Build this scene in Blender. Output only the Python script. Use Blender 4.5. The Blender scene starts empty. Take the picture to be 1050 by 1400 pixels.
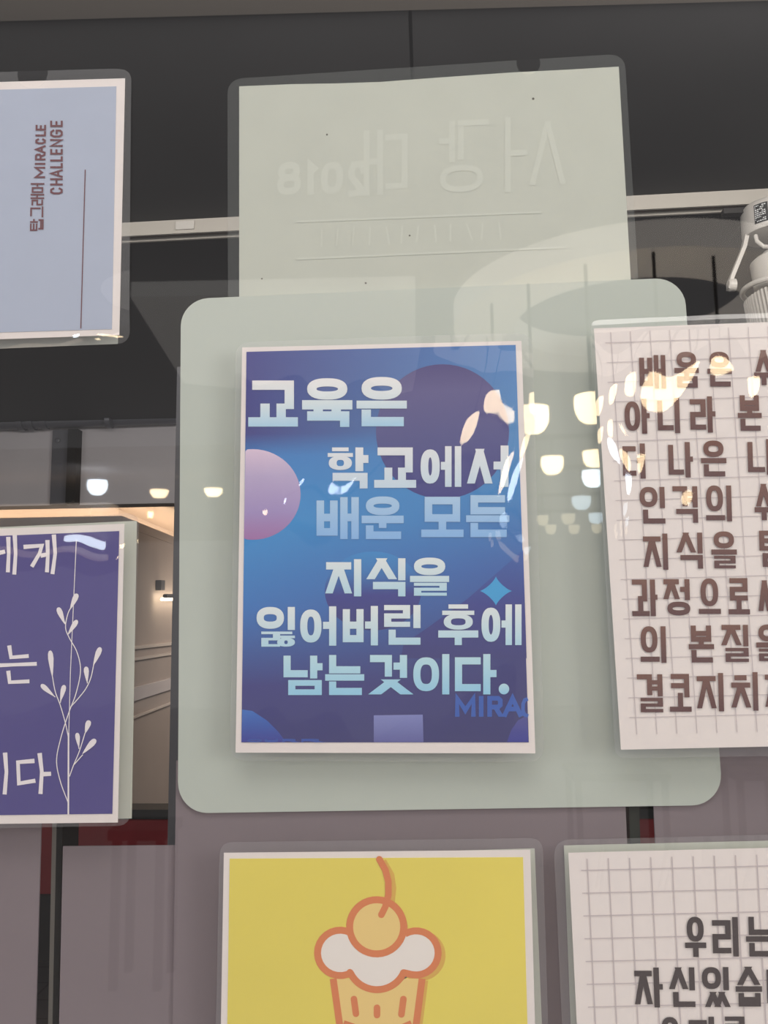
import bpy, bmesh, math, random
from mathutils import Vector, Matrix
random.seed(4)
sc = bpy.context.scene
COL = sc.collection

# ------------------------------------------------------------------ camera
CZ = 1.45                       # lens height over the floor
D = 0.62                        # lens to shop glass
F = 1150.0                      # focal length in pixels of a 1050 x 1400 frame
cam_d = bpy.data.cameras.new('camera')
cam_d.sensor_fit = 'VERTICAL'; cam_d.sensor_height = 36.0; cam_d.lens = F / 1400 * 36.0
cam_d.clip_start = 0.01; cam_d.clip_end = 100
cam = bpy.data.objects.new('camera', cam_d); COL.objects.link(cam)
PITCH, YAW, ROLL = math.radians(7.399), math.radians(2.722), math.radians(-0.697)
CAM_R = (Matrix.Rotation(YAW, 3, 'Z') @ Matrix.Rotation(math.pi / 2 + PITCH, 3, 'X') @ Matrix.Rotation(ROLL, 3, 'Z'))
CAM_P = Vector((0, -D, CZ))
cam.matrix_world = Matrix.Translation(CAM_P) @ CAM_R.to_4x4()
sc.camera = cam

# ------------------------------------------------------------------ world, exposure, added fill lights
sc.view_settings.view_transform = 'Standard'; sc.view_settings.look = 'None'
sc.view_settings.gamma = 1.0; sc.view_settings.use_curve_mapping = False
sc.view_settings.exposure = 0.0
sc.cycles.use_denoising = True
sc.cycles.max_bounces = 10; sc.cycles.transparent_max_bounces = 24; sc.cycles.glossy_bounces = 4
sc.cycles.caustics_reflective = False; sc.cycles.caustics_refractive = False
w = bpy.data.worlds.new('world'); sc.world = w; w.use_nodes = True
bg = w.node_tree.nodes['Background']; bg.inputs[0].default_value = (0.44, 0.42, 0.425, 1); bg.inputs[1].default_value = 1.0


def area(name, loc, target, sx, sy, power, col):
    l = bpy.data.lights.new(name, 'AREA'); l.shape = 'RECTANGLE'; l.size = sx; l.size_y = sy
    l.energy = power; l.color = col
    o = bpy.data.objects.new(name, l); COL.objects.link(o); o.location = loc
    o.rotation_euler = (Vector(target) - Vector(loc)).to_track_quat('-Z', 'Y').to_euler()
    return o


area('hall_top_fill', (0.1, -1.05, CZ + 2.1), (0, 0, CZ - 0.1), 2.2, 0.6, 30, (1.0, 0.95, 0.90))  # added fill above the frame to brighten the posters, no real fixture
area('hall_side_fill', (2.9, -1.5, CZ + 0.5), (0.1, 0, CZ + .05), 0.8, 1.6, 44, (1.0, 0.96, 0.92))  # added side fill out of view, softens the overhead light on the posters
area('hall_side_fill', (-2.9, -1.5, CZ + 0.5), (0, 0, CZ + .05), 0.8, 1.6, 23, (0.97, 0.97, 1.0))  # weaker added fill from the other side
area('corridor_fill', (-0.6, 6.2, CZ + 0.74), (-1.2, 6.4, 0), 1.6, 1.6, 62, (1.0, 0.84, 0.72))  # added fill that brightens the corridor wall
area('shop_fill', (-0.1, 0.30, CZ + 0.82), (-0.6, 3.5, CZ + 0.55), 2.4, 0.22, 26, (1.0, 0.95, 0.93))  # added fill above the frame, aimed at the bulkhead and track


# ------------------------------------------------------------------ helpers
def ray(px, py):
    return CAM_R @ Vector(((px - 525) / F, -(py - 700) / F, -1.0))


def at(px, py, Y=0.0):
    """point of the plane y = Y that the pixel looks at"""
    d = ray(px, py); return CAM_P + d * ((D + Y) / d.y)


def atz(px, py, h):
    """point at height h over the lens that the pixel looks at"""
    d = ray(px, py); return CAM_P + d * (h / d.z)


def mir(p):
    return Vector((p.x, -p.y, p.z))


def lin(c):
    c /= 255.0
    return c / 12.92 if c <= 0.04045 else ((c + 0.055) / 1.055) ** 2.4


def S(r, g, b):
    return (lin(r), lin(g), lin(b), 1)


FILM_ADD, PAPER_GAIN = 0.055, 0.66


def ink(r, g, b):
    """paper or ink colour whose lit, laminated look is the given sRGB"""
    return tuple(min(0.9, max(0.008, (lin(c) - FILM_ADD) / PAPER_GAIN)) for c in (r, g, b)) + (1,)


def nodes(name):
    m = bpy.data.materials.new(name); m.use_nodes = True
    nt = m.node_tree; return m, nt, nt.nodes['Principled BSDF']


def mat(name, col, rough=0.6, metal=0.0, spec=0.3, noise=0.0, nscale=40.0, emit=None, estr=0.0):
    m, nt, b = nodes(name)
    b.inputs['Base Color'].default_value = col; b.inputs['Roughness'].default_value = rough
    b.inputs['Metallic'].default_value = metal; b.inputs['Specular IOR Level'].default_value = spec
    if noise:
        tc = nt.nodes.new('ShaderNodeTexCoord'); n = nt.nodes.new('ShaderNodeTexNoise')
        n.inputs['Scale'].default_value = nscale; n.inputs['Detail'].default_value = 4
        r = nt.nodes.new('ShaderNodeValToRGB')
        r.color_ramp.elements[0].position = 0.3; r.color_ramp.elements[1].position = 0.7
        r.color_ramp.elements[0].color = tuple(c * (1 - noise) for c in col[:3]) + (1,)
        r.color_ramp.elements[1].color = tuple(min(1, c * (1 + noise)) for c in col[:3]) + (1,)
        nt.links.new(tc.outputs['Object'], n.inputs['Vector']); nt.links.new(n.outputs['Fac'], r.inputs['Fac'])
        nt.links.new(r.outputs['Color'], b.inputs['Base Color'])
    if emit:
        b.inputs['Emission Color'].default_value = emit; b.inputs['Emission Strength'].default_value = estr
    return m


def ramp_mat(name, stops, axis='Z', rough=0.55, stops2=None, axis2='X'):
    """printed colour gradient over the panel's own box; stops2 = a second gradient at the other end of axis2"""
    m, nt, b = nodes(name); b.inputs['Roughness'].default_value = rough; b.inputs['Specular IOR Level'].default_value = 0.2
    tc = nt.nodes.new('ShaderNodeTexCoord'); sp = nt.nodes.new('ShaderNodeSeparateXYZ')
    nt.links.new(tc.outputs['Generated'], sp.inputs[0])

    def rp(st, ax):
        r = nt.nodes.new('ShaderNodeValToRGB'); e = r.color_ramp.elements
        e[0].position, e[0].color = st[0]; e[1].position, e[1].color = st[-1]
        for p, c in st[1:-1]:
            k = e.new(p); k.color = c
        nt.links.new(sp.outputs[ax], r.inputs['Fac']); return r
    a = rp(stops, axis)
    if stops2:
        c2 = rp(stops2, axis); mx = nt.nodes.new('ShaderNodeMix'); mx.data_type = 'RGBA'
        nt.links.new(sp.outputs[axis2], mx.inputs['Factor'])
        nt.links.new(a.outputs['Color'], mx.inputs['A']); nt.links.new(c2.outputs['Color'], mx.inputs['B'])
        nt.links.new(mx.outputs['Result'], b.inputs['Base Color'])
    else:
        nt.links.new(a.outputs['Color'], b.inputs['Base Color'])
    return m


def clear_mat(name, tint, refl, haze=0.0, hazecol=(0.8, 0.82, 0.84, 1), rough=0.02, notch=None):
    """clear sheet: see-through, mirrors by Fresnel, a little milky; notch = (x, z, r) of a clear finger of tape"""
    m = bpy.data.materials.new(name); m.use_nodes = True; nt = m.node_tree; nt.nodes.clear()
    out = nt.nodes.new('ShaderNodeOutputMaterial'); tr = nt.nodes.new('ShaderNodeBsdfTransparent')
    gl = nt.nodes.new('ShaderNodeBsdfGlossy'); df = nt.nodes.new('ShaderNodeBsdfDiffuse')
    tr.inputs['Color'].default_value = tint; gl.inputs['Roughness'].default_value = rough
    df.inputs['Color'].default_value = hazecol
    lw = nt.nodes.new('ShaderNodeLayerWeight'); lw.inputs['Blend'].default_value = 0.22
    mr = nt.nodes.new('ShaderNodeMapRange'); mr.inputs['To Min'].default_value = refl; mr.inputs['To Max'].default_value = 1.0
    pw = nt.nodes.new('ShaderNodeMath'); pw.operation = 'POWER'; pw.inputs[1].default_value = 3.0
    nt.links.new(lw.outputs['Facing'], pw.inputs[0]); nt.links.new(pw.outputs[0], mr.inputs['Value'])
    base = tr.outputs[0]
    if haze:
        mh = nt.nodes.new('ShaderNodeMixShader'); mh.inputs[0].default_value = haze
        nt.links.new(tr.outputs[0], mh.inputs[1]); nt.links.new(df.outputs[0], mh.inputs[2]); base = mh.outputs[0]
        if notch:
            tc = nt.nodes.new('ShaderNodeTexCoord'); vm = nt.nodes.new('ShaderNodeVectorMath'); vm.operation = 'DISTANCE'
            mp = nt.nodes.new('ShaderNodeMapping'); mp.inputs['Scale'].default_value = (1, 0, 1)
            nt.links.new(tc.outputs['Object'], mp.inputs['Vector']); nt.links.new(mp.outputs[0], vm.inputs[0])
            vm.inputs[1].default_value = (notch[0], 0, notch[1])
            gt = nt.nodes.new('ShaderNodeMath'); gt.operation = 'GREATER_THAN'; gt.inputs[1].default_value = notch[2]
            mu = nt.nodes.new('ShaderNodeMath'); mu.operation = 'MULTIPLY'; mu.inputs[1].default_value = haze
            nt.links.new(vm.outputs['Value'], gt.inputs[0]); nt.links.new(gt.outputs[0], mu.inputs[0])
            nt.links.new(mu.outputs[0], mh.inputs[0])
    mx = nt.nodes.new('ShaderNodeMixShader')
    nt.links.new(mr.outputs[0], mx.inputs[0]); nt.links.new(base, mx.inputs[1]); nt.links.new(gl.outputs[0], mx.inputs[2])
    nt.links.new(mx.outputs[0], out.inputs['Surface'])
    return m


def emit_mat(name, col, strength):
    m, nt, b = nodes(name); b.inputs['Base Color'].default_value = (0.8, 0.8, 0.8, 1)
    b.inputs['Emission Color'].default_value = col; b.inputs['Emission Strength'].default_value = strength
    return m


def obj(name, verts, faces, m, parent=None, smooth=False):
    me = bpy.data.meshes.new(name); me.from_pydata([tuple(v) for v in verts], [], faces); me.update()
    bm = bmesh.new(); bm.from_mesh(me); bmesh.ops.recalc_face_normals(bm, faces=bm.faces); bm.to_mesh(me); bm.free()
    for x in (m if isinstance(m, (list, tuple)) else [m]):
        me.materials.append(x)
    if smooth:
        for p in me.polygons: p.use_smooth = True
    o = bpy.data.objects.new(name, me); COL.objects.link(o)
    if parent:
        o.parent = parent
        o.matrix_parent_inverse = Matrix.Translation(parent.location).inverted() if parent.type == 'EMPTY' else \
            Matrix.Translation(parent.matrix_parent_inverse.translation + (parent.parent.location if parent.parent else Vector())).inverted()
    return o


def thing(name, label, cat, loc, group=None):
    o = bpy.data.objects.new(name, None); COL.objects.link(o); o.location = loc; o.empty_display_size = 0.03
    o['label'] = label; o['category'] = cat
    if group: o['group'] = group
    return o


def tag(o, label, cat, group=None):
    o['label'] = label; o['category'] = cat
    if group: o['group'] = group
    return o


def struct(o):
    o['kind'] = 'structure'; return o


class MB:
    def __init__(s): s.v = []; s.f = []

    def add(s, v, f):
        n = len(s.v); s.v += [Vector(x) for x in v]; s.f += [tuple(i + n for i in q) for q in f]; return s

    def box(s, a, b):
        (x0, y0, z0), (x1, y1, z1) = a, b
        return s.hexa([(x0, y0, z0), (x1, y0, z0), (x1, y1, z0), (x0, y1, z0), (x0, y0, z1), (x1, y0, z1), (x1, y1, z1), (x0, y1, z1)])

    def hexa(s, p):
        return s.add(p, [(0, 3, 2, 1), (4, 5, 6, 7), (0, 1, 5, 4), (1, 2, 6, 5), (2, 3, 7, 6), (3, 0, 4, 7)])

    def obox(s, c, ax, ay, az):
        """box around c with half axes ax, ay, az"""
        c, ax, ay, az = map(Vector, (c, ax, ay, az))
        return s.hexa([c - ax - ay - az, c + ax - ay - az, c + ax + ay - az, c - ax + ay - az,
                       c - ax - ay + az, c + ax - ay + az, c + ax + ay + az, c - ax + ay + az])

    def tube(s, pts, r, n=16, caps=True):
        pts = [Vector(p) for p in pts]; rs = r if isinstance(r, (list, tuple)) else [r] * len(pts); rings = []
        for i, p in enumerate(pts):
            t = (pts[min(i + 1, len(pts) - 1)] - pts[max(i - 1, 0)]).normalized()
            u = t.cross(Vector((0.13, 0.27, 0.95)))
            if u.length < 1e-3: u = t.cross(Vector((1, 0, 0)))
            u.normalize(); v = t.cross(u)
            rings.append([p + (u * math.cos(a) + v * math.sin(a)) * rs[i] for a in [2 * math.pi * k / n for k in range(n)]])
        vs = [q for g in rings for q in g]; fs = []
        for i in range(len(pts) - 1):
            for k in range(n):
                fs.append((i * n + k, i * n + (k + 1) % n, (i + 1) * n + (k + 1) % n, (i + 1) * n + k))
        if caps:
            fs.append(tuple(range(n))[::-1]); fs.append(tuple((len(pts) - 1) * n + k for k in range(n)))
        return s.add(vs, fs)

    def lathe(s, base, axis, prof, n=32, a0=0.0, a1=None):
        """prof = (distance along axis, radius)"""
        axis = Vector(axis).normalized(); base = Vector(base)
        u = axis.cross(Vector((0, 1, 0.1))).normalized(); v = axis.cross(u); vs = []; fs = []
        for d, r in prof:
            for k in range(n):
                a = 2 * math.pi * k / n; vs.append(base + axis * d + (u * math.cos(a) + v * math.sin(a)) * max(r, 1e-5))
        for i in range(len(prof) - 1):
            for k in range(n):
                fs.append((i * n + k, i * n + (k + 1) % n, (i + 1) * n + (k + 1) % n, (i + 1) * n + k))
        fs.append(tuple(range(n))[::-1]); fs.append(tuple((len(prof) - 1) * n + k for k in range(n)))
        return s.add(vs, fs)

    def build(s, name, m, parent=None, smooth=False):
        o = obj(name, s.v, s.f, m, parent)
        if smooth:
            for p in o.data.polygons: p.use_smooth = True
            try:
                o.data.set_sharp_from_angle(angle=math.radians(35))
            except Exception:
                pass
        return o


# flat shapes printed on a sheet: outlines in picture coordinates thrown on the sheet's plane
class Flat:
    def __init__(s, Y): s.Y = Y; s.v = []; s.f = []; s.k = 0

    def y(s):
        s.k += 1; return s.Y - (s.k % 23) * 0.9e-5

    def poly(s, pts):
        n = len(s.v); Y = s.y(); s.v += [at(x, y, Y) for x, y in pts]; s.f.append(tuple(range(n, n + len(pts)))); return s

    def strip(s, pts, t, closed=False, mp=None):
        """polyline of constant (or per-point) width with mitred corners"""
        P = [Vector(p).to_2d() if len(p) > 2 else Vector(p) for p in pts]; n = len(P)
        T = t if isinstance(t, (list, tuple)) else [t] * n
        L, R = [], []
        for i in range(n):
            a = P[i - 1] if (closed or i > 0) else None; b = P[(i + 1) % n] if (closed or i < n - 1) else None
            d0 = (P[i] - a).normalized() if a is not None else None; d1 = (b - P[i]).normalized() if b is not None else None
            if d0 is None: d0 = d1
            if d1 is None: d1 = d0
            n0 = Vector((-d0.y, d0.x)); n1 = Vector((-d1.y, d1.x)); m = n0 + n1
            m = m.normalized() if m.length > 1e-6 else n0
            k = T[i] / 2 / max(0.4, m.dot(n0))
            L.append(P[i] + m * k); R.append(P[i] - m * k)
        b0 = len(s.v); Y = s.y()
        for l, r in zip(L, R):
            l, r = (mp(l), mp(r)) if mp else (l, r); s.v += [at(l[0], l[1], Y), at(r[0], r[1], Y)]
        for i in range(n if closed else n - 1):
            j = (i + 1) % n; s.f.append((b0 + 2 * i, b0 + 2 * j, b0 + 2 * j + 1, b0 + 2 * i + 1))
        return s

    def disc(s, cx, cy, rx, ry=None, n=40):
        ry = ry or rx
        return s.poly([(cx + rx * math.cos(2 * math.pi * k / n), cy + ry * math.sin(2 * math.pi * k / n)) for k in range(n)])

    def build(s, name, m, parent=None):
        return obj(name, s.v, s.f, m, parent)


# ------------------------------------------------------------------ lettering out of strokes
def E(x0, y0, x1, y1): return ('o', x0, y0, x1, y1)


JAMO = {
    'ㄱ': [[(0, 0), (1, 0), (1, 1)]], 'ㄴ': [[(0, 0), (0, 1), (1, 1)]], 'ㄷ': [[(1, 0), (0, 0), (0, 1), (1, 1)]],
    'ㄹ': [[(0, 0), (1, 0), (1, .5), (0, .5), (0, 1), (1, 1)]], 'ㅁ': [[(0, 0), (1, 0), (1, 1), (0, 1), 'c']],
    'ㅂ': [[(0, 0), (0, 1), (1, 1), (1, 0)], [(0, .48), (1, .48)]],
    'ㅅ': [[(.5, 0), (0, 1)], [(.5, 0), (1, 1)]], 'ㅇ': [E(0, 0, 1, 1)],
    'ㅈ': [[(0, 0), (1, 0)], [(.5, 0), (0, 1)], [(.5, 0), (1, 1)]],
    'ㅊ': [[(.25, 0), (.75, 0)], [(0, .27), (1, .27)], [(.5, .27), (0, 1)], [(.5, .27), (1, 1)]],
    'ㅋ': [[(0, 0), (1, 0), (1, 1)], [(0, .5), (1, .5)]], 'ㅌ': [[(1, 0), (0, 0), (0, 1), (1, 1)], [(0, .5), (1, .5)]],
    'ㅎ': [[(.25, 0), (.75, 0)], [(0, .3), (1, .3)], E(.06, .46, .94, 1)],
    'ㅆ': [[(.26, 0), (0, 1)], [(.26, 0), (.5, 1)], [(.74, 0), (.5, 1)], [(.74, 0), (1, 1)]],
    'ㅀ': [[(0, 0), (.44, 0), (.44, .5), (0, .5), (0, 1), (.44, 1)], [(.66, 0), (.9, 0)], [(.58, .32), (1, .32)], E(.6, .5, 1, 1)],
    'ㅏ': [[(0, 0), (0, 1)], [(0, .48), (1, .48)]], 'ㅓ': [[(1, 0), (1, 1)], [(0, .48), (1, .48)]], 'ㅣ': [[(1, 0), (1, 1)]],
    'ㅐ': [[(0, 0), (0, 1)], [(1, 0), (1, 1)], [(0, .48), (1, .48)]], 'ㅔ': [[(0, 0), (0, 1)], [(1, 0), (1, 1)], [(-.42, .48), (0, .48)]],
    'ㅕ': [[(1, 0), (1, 1)], [(0, .33), (1, .33)], [(0, .68), (1, .68)]],
    'ㅗ': [[(.5, 0), (.5, 1)], [(0, 1), (1, 1)]], 'ㅛ': [[(.3, 0), (.3, 1)], [(.7, 0), (.7, 1)], [(0, 1), (1, 1)]],
    'ㅜ': [[(0, 0), (1, 0)], [(.5, 0), (.5, 1)]], 'ㅠ': [[(0, 0), (1, 0)], [(.28, 0), (.28, 1)], [(.72, 0), (.72, 1)]], 'ㅡ': [[(0, .5), (1, .5)]],
    'M': [[(0, 1), (0, 0), (.5, .75), (1, 0), (1, 1)]], 'I': [[(.5, 0), (.5, 1)]], 'R': [[(0, 0), (0, 1)], [(0, 0), (.8, 0), (1, .12), (1, .42), (.8, .54), (.1, .54)], [(.5, .54), (1, 1)]],
    'A': [[(0, 1), (.5, 0), (1, 1)], [(.2, .66), (.8, .66)]], 'C': [[(1, .2), (.75, 0), (.25, 0), (0, .25), (0, .75), (.25, 1), (.75, 1), (1, .8)]],
    'L': [[(0, 0), (0, 1), (1, 1)]], 'E': [[(1, 0), (0, 0), (0, 1), (1, 1)], [(0, .5), (.9, .5)]], 'H': [[(0, 0), (0, 1)], [(1, 0), (1, 1)], [(0, .5), (1, .5)]],
    'N': [[(0, 1), (0, 0), (1, 1), (1, 0)]], 'G': [[(1, .2), (.75, 0), (.25, 0), (0, .25), (0, .75), (.25, 1), (.75, 1), (1, .85), (1, .52), (.55, .52)]],
    'U': [[(0, 0), (0, .75), (.25, 1), (.75, 1), (1, .75), (1, 0)]], 'O': [E(0, 0, 1, 1)],
    '2': [[(0, .22), (.2, 0), (.8, 0), (1, .2), (1, .4), (0, 1), (1, 1)]], '0': [E(0, 0, 1, 1)], '1': [[(.2, .15), (.5, 0), (.5, 1)]],
    '8': [E(.06, 0, .94, .47), E(0, .47, 1, 1)], '.': [[(0, .5), (1, .5)]],
}
INI, MED = 'ㄱㄲㄴㄷㄸㄹㅁㅂㅃㅅㅆㅇㅈㅉㅊㅋㅌㅍㅎ', 'ㅏㅐㅑㅒㅓㅔㅕㅖㅗㅘㅙㅚㅛㅜㅝㅞㅟㅠㅡㅢㅣ'
FIN = ' ㄱㄲㄳㄴㄵㄶㄷㄹㄺㄻㄼㄽㄾㄿㅀㅁㅂㅄㅅㅆㅇㅈㅊㅋㅌㅍㅎ'


BARS = {'ㅕ': (3.6, 1), 'ㄹ': (3, 1), 'ㅁ': (2, 2), 'ㅂ': (2, 2), 'ㅌ': (3, 1), 'ㄷ': (2, 1), 'ㅇ': (2, 2), 'ㅎ': (4, 2), 'ㅀ': (4, 3), 'ㅋ': (2, 1), 'ㅐ': (1, 2), 'ㅔ': (1, 2),
        'ㅊ': (2.6, 1), 'ㅅ': (1, 2), 'ㅆ': (1, 3.4), 'ㅈ': (1, 1), 'ㅠ': (1, 2), 'M': (1, 3), 'A': (2, 2), 'R': (2, 2), 'E': (3, 1), 'G': (2, 2), '8': (3, 2), '0': (2, 2), 'O': (2, 2)}


def layout(ch):
    """-> [(jamo, box in the syllable)]"""
    c = ord(ch) - 0xAC00
    if c < 0 or c > 11171: return [(ch, (0, 0, 1, 1))]
    i, m, f = INI[c // 588], MED[c % 588 // 28], FIN[c % 28]
    if m in 'ㅏㅐㅓㅔㅕㅣ':
        vx = {'ㅏ': (.68, 1), 'ㅓ': (.62, .98), 'ㅕ': (.56, .98), 'ㅣ': (.72, .98), 'ㅐ': (.56, 1), 'ㅔ': (.6, 1)}[m]
        ix = {'ㅏ': .62, 'ㅓ': .58, 'ㅕ': .58, 'ㅣ': .7, 'ㅐ': .5, 'ㅔ': .47}[m]
        if f == ' ': return [(i, (0, .08, ix, .92)), (m, (vx[0], 0, vx[1], 1))]
        return [(i, (0, 0, ix, .55)), (m, (vx[0], 0, vx[1], .58)), (f, (.12, .62, .98, 1))]
    if m in 'ㅗㅛㅜㅠㅡ':
        if f == ' ':
            if m in 'ㅗㅛ': return [(i, (.08, 0, .92, .62)), (m, (0, .5, 1, 1))]
            if m in 'ㅜㅠ': return [(i, (.1, 0, .9, .62)), (m, (0, .64, 1, 1))]
            return [(i, (.1, 0, .9, .76)), (m, (0, .8, 1, 1))]
        if m in 'ㅗㅛ': return [(i, (.1, 0, .9, .44)), (m, (0, .34, 1, .64)), (f, (.1, .66, .94, 1))]
        if m in 'ㅜㅠ': return [(i, (.1, 0, .9, .44)), (m, (0, .45, 1, .74)), (f, (.1, .68, .94, 1))]
        return [(i, (.1, 0, .9, .46)), (m, (0, .48, 1, .64)), (f, (.1, .66, .94, 1))]
    if m == 'ㅘ': return [(i, (0.02, 0, .6, .6)), ('ㅗ', (0, .45, .68, 1)), ('ㅏ', (.72, 0, 1, 1))]
    return [(i, (0.02, 0, .66, .72)), ('ㅡ', (0, .8, .72, 1)), ('ㅣ', (.72, 0, .98, 1))]


def write(fl, ch, quad, t):
    """one letter in the quad TL, TR, BR, BL (picture coordinates), stroke width t"""
    tl, tr, br, bl = [Vector(q) for q in quad]
    W = ((tr - tl).length + (br - bl).length) / 2; H = ((bl - tl).length + (br - tr).length) / 2

    def mp(x, y):
        u, v = x / W, y / H
        p = (tl * (1 - u) + tr * u) * (1 - v) + (bl * (1 - u) + br * u) * v
        return (p.x, p.y)
    for j, (x0, y0, x1, y1) in layout(ch):
        # bars get thinner where a letter is packed tightly
        nh, nv = BARS.get(j, (1, 1)); bw0, bh0 = (x1 - x0) * W, (y1 - y0) * H
        th = min(t, bh0 / (nh + (nh - 1) * 0.62)) if nh > 1 else min(t, bh0)
        tv = min(t, bw0 / (nv + (nv - 1) * 0.50)) if nv > 1 else t
        if j in 'ㅡ.': th = min(t, max(bh0, t * 0.8))
        ky = t / th; kx = t / tv                      # stretch to a space of one stroke width
        f = lambda p: mp(p[0] / kx, p[1] / ky)
        X0, Y0, X1, Y1 = x0 * W * kx, y0 * H * ky, x1 * W * kx, y1 * H * ky
        bx0, by0, bw, bh = X0 + t / 2, Y0 + t / 2, max(X1 - X0 - t, 0.01), max(Y1 - Y0 - t, 0.01)
        if j == 'ㅡ' or j == '.': by0 = (Y0 + Y1) / 2; bh = 0.0
        for st in JAMO[j]:
            if isinstance(st, tuple):
                _, a, b, c, d = st; n = 28; q = []
                for k in range(n):
                    an = 2 * math.pi * k / n; ca, sa = math.cos(an), math.sin(an)
                    e = 0.82   # squarish bowl
                    ca = math.copysign(abs(ca) ** e, ca); sa = math.copysign(abs(sa) ** e, sa)
                    q.append((bx0 + bw * ((a + c) / 2 + (c - a) / 2 * ca), by0 + bh * ((b + d) / 2 + (d - b) / 2 * sa)))
                fl.strip(q, t, closed=True, mp=f); continue
            cl = st[-1] == 'c'; pts = [Vector((bx0 + bw * p[0], by0 + bh * p[1])) for p in (st[:-1] if cl else st)]
            if len(pts) == 2 and abs(pts[0].x - pts[1].x) > 0.2 * t and abs(pts[0].y - pts[1].y) > 0.2 * t:
                a, b = pts; d = b - a; hw = t / 2 * d.length / abs(d.y) * 0.96
                e = d / abs(d.y) * t / 2; e.x *= .6; a = a - e; b = b + e
                fl.poly([f((a.x - hw, a.y)), f((a.x + hw, a.y)), f((b.x + hw, b.y)), f((b.x - hw, b.y))]); continue
            if not cl:
                d0 = (pts[0] - pts[1]).normalized() * t / 2; d1 = (pts[-1] - pts[-2]).normalized() * t / 2
                pts[0] = pts[0] + d0; pts[-1] = pts[-1] + d1
            fl.strip(pts, t, closed=cl, mp=f)


def line(name, chars, t, Y, m, parent, org=(0, 0), k=1.0):
    """chars = (letter, x0, y0, x1, y1[, lean]) measured in a crop at org with scale k"""
    fl = Flat(Y)
    for c in chars:
        ch, x0, y0, x1, y1 = c[:5]; ln = c[5] if len(c) > 5 else 0.0
        f = lambda x, y: (org[0] + x / k, org[1] + y / k)
        write(fl, ch, [f(x0 - ln, y0), f(x1 - ln, y0), f(x1 + ln, y1), f(x0 + ln, y1)], t)
    return fl.build(name, m, parent)


def sheet(name, quad, Y, th, m, parent=None):
    """a flat sheet: front face at Y, thickness th away from the viewer"""
    f = [at(x, y, Y) for x, y in quad]; b = [p + Vector((0, th, 0)) for p in f]
    return obj(name, f + b, [(0, 1, 2, 3), (7, 6, 5, 4), (0, 4, 5, 1), (1, 5, 6, 2), (2, 6, 7, 3), (3, 7, 4, 0)], m, parent)


def film(name, quad, Y, m, parent, r=0.012, amp=0.0003, seed=0.0, curl=(0, 0, 0, 0), n=56, w0=(.045, .045, .045, .045)):
    """thin laminate with round corners; gently wavy; curl lifts top, right, bottom, left edges (slope)"""
    q = [at(x, y, Y) for x, y in quad]
    W = ((q[1] - q[0]).length + (q[2] - q[3]).length) / 2; H = ((q[3] - q[0]).length + (q[2] - q[1]).length) / 2
    vs, fs = [], []
    for j in range(n + 1):
        for i in range(n + 1):
            x, y = W * i / n, H * j / n
            cx = r if x < r else (W - r if x > W - r else None); cy = r if y < r else (H - r if y > H - r else None)
            if cx is not None and cy is not None:
                d = Vector((x - cx, y - cy))
                if d.length > 1e-9:
                    s = max(abs(d.x), abs(d.y)); d = d.normalized() * s; x, y = cx + d.x, cy + d.y
            u, v = x / W, y / H
            p = (q[0] * (1 - u) + q[1] * u) * (1 - v) + (q[3] * (1 - u) + q[2] * u) * v
            wv = math.sin(x * 47 + seed + 1.3 * math.sin(y * 21 + seed)) * 0.5 + math.sin(y * 38 + 2 * seed + 1.1 * math.sin(x * 26)) * 0.5 \
                + 0.22 * math.sin(x * 118 + y * 61 + seed * 3)
            off = amp * wv
            for kk, dist, w_ in zip(curl, (y, W - x, H - y, x), w0):
                if dist < w_: off -= kk * (w_ - dist) if kk > .3 else kk * (w_ - dist) ** 2 / (2 * w_)
            vs.append(p + Vector((0, -off, 0)))
    for j in range(n):
        for i in range(n):
            a = j * (n + 1) + i; fs.append((a, a + 1, a + n + 2, a + n + 1))
    return obj(name, vs, fs, m, parent, smooth=True)


def inset(q, l, t, r, b):
    return [(q[0][0] + l, q[0][1] + t), (q[1][0] - r, q[1][1] + t), (q[2][0] - r, q[2][1] - b), (q[3][0] + l, q[3][1] - b)]


# ------------------------------------------------------------------ materials
M_white = mat('paper_white', (0.86, 0.80, 0.77, 1), 0.6, spec=0.2, noise=0.015, nscale=60)
M_cream = mat('paper_cream', (0.80, 0.77, 0.74, 1), 0.6, spec=0.2, noise=0.015, nscale=60)
M_inside = mat('paper_seen_through_glass', (0.765, 0.765, 0.70, 1), 0.7, spec=0.1, noise=0.02, nscale=30)
M_board = mat('board_pale', (0.635, 0.665, 0.63, 1), 0.55, spec=0.1, noise=0.01, nscale=12)
M_film = clear_mat('laminate_clear', (0.97, 0.97, 0.97, 1), 0.045, 0.085)
M_glass = clear_mat('shop_glass', (0.905, 0.93, 0.91, 1), 0.075)
M_glass_back = clear_mat('shop_glass_inner_face', (1, 1, 1, 1), 0.0)
M_glass_edge = mat('glass_edge_green', S(70, 110, 95), 0.2)
M_black = mat('black_ceiling', (0.015, 0.0145, 0.015, 1), 0.7, spec=0.2, noise=0.15, nscale=3)
M_seam = mat('seam_black', (0.004, 0.004, 0.004, 1), 0.9)
M_brown = mat('soffit_brown', (0.032, 0.027, 0.023, 1), 0.7)
M_track = mat('track_white', (0.29, 0.265, 0.235, 1), 0.4)
M_slot = mat('track_slot_dark', (0.015, 0.013, 0.012, 1), 0.6)
M_copper = mat('track_conductor', (0.10, 0.06, 0.04, 1), 0.4, metal=0.6)
M_lamp = mat('lamp_white', (0.36, 0.335, 0.31, 1), 0.35)
M_label = mat('label_black', (0.02, 0.02, 0.02, 1), 0.5)
M_mark = mat('label_print', (0.5, 0.5, 0.5, 1), 0.5)
M_pipe = mat('pipe_dark', (0.085, 0.085, 0.10, 1), 0.3, spec=0.5)
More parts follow.
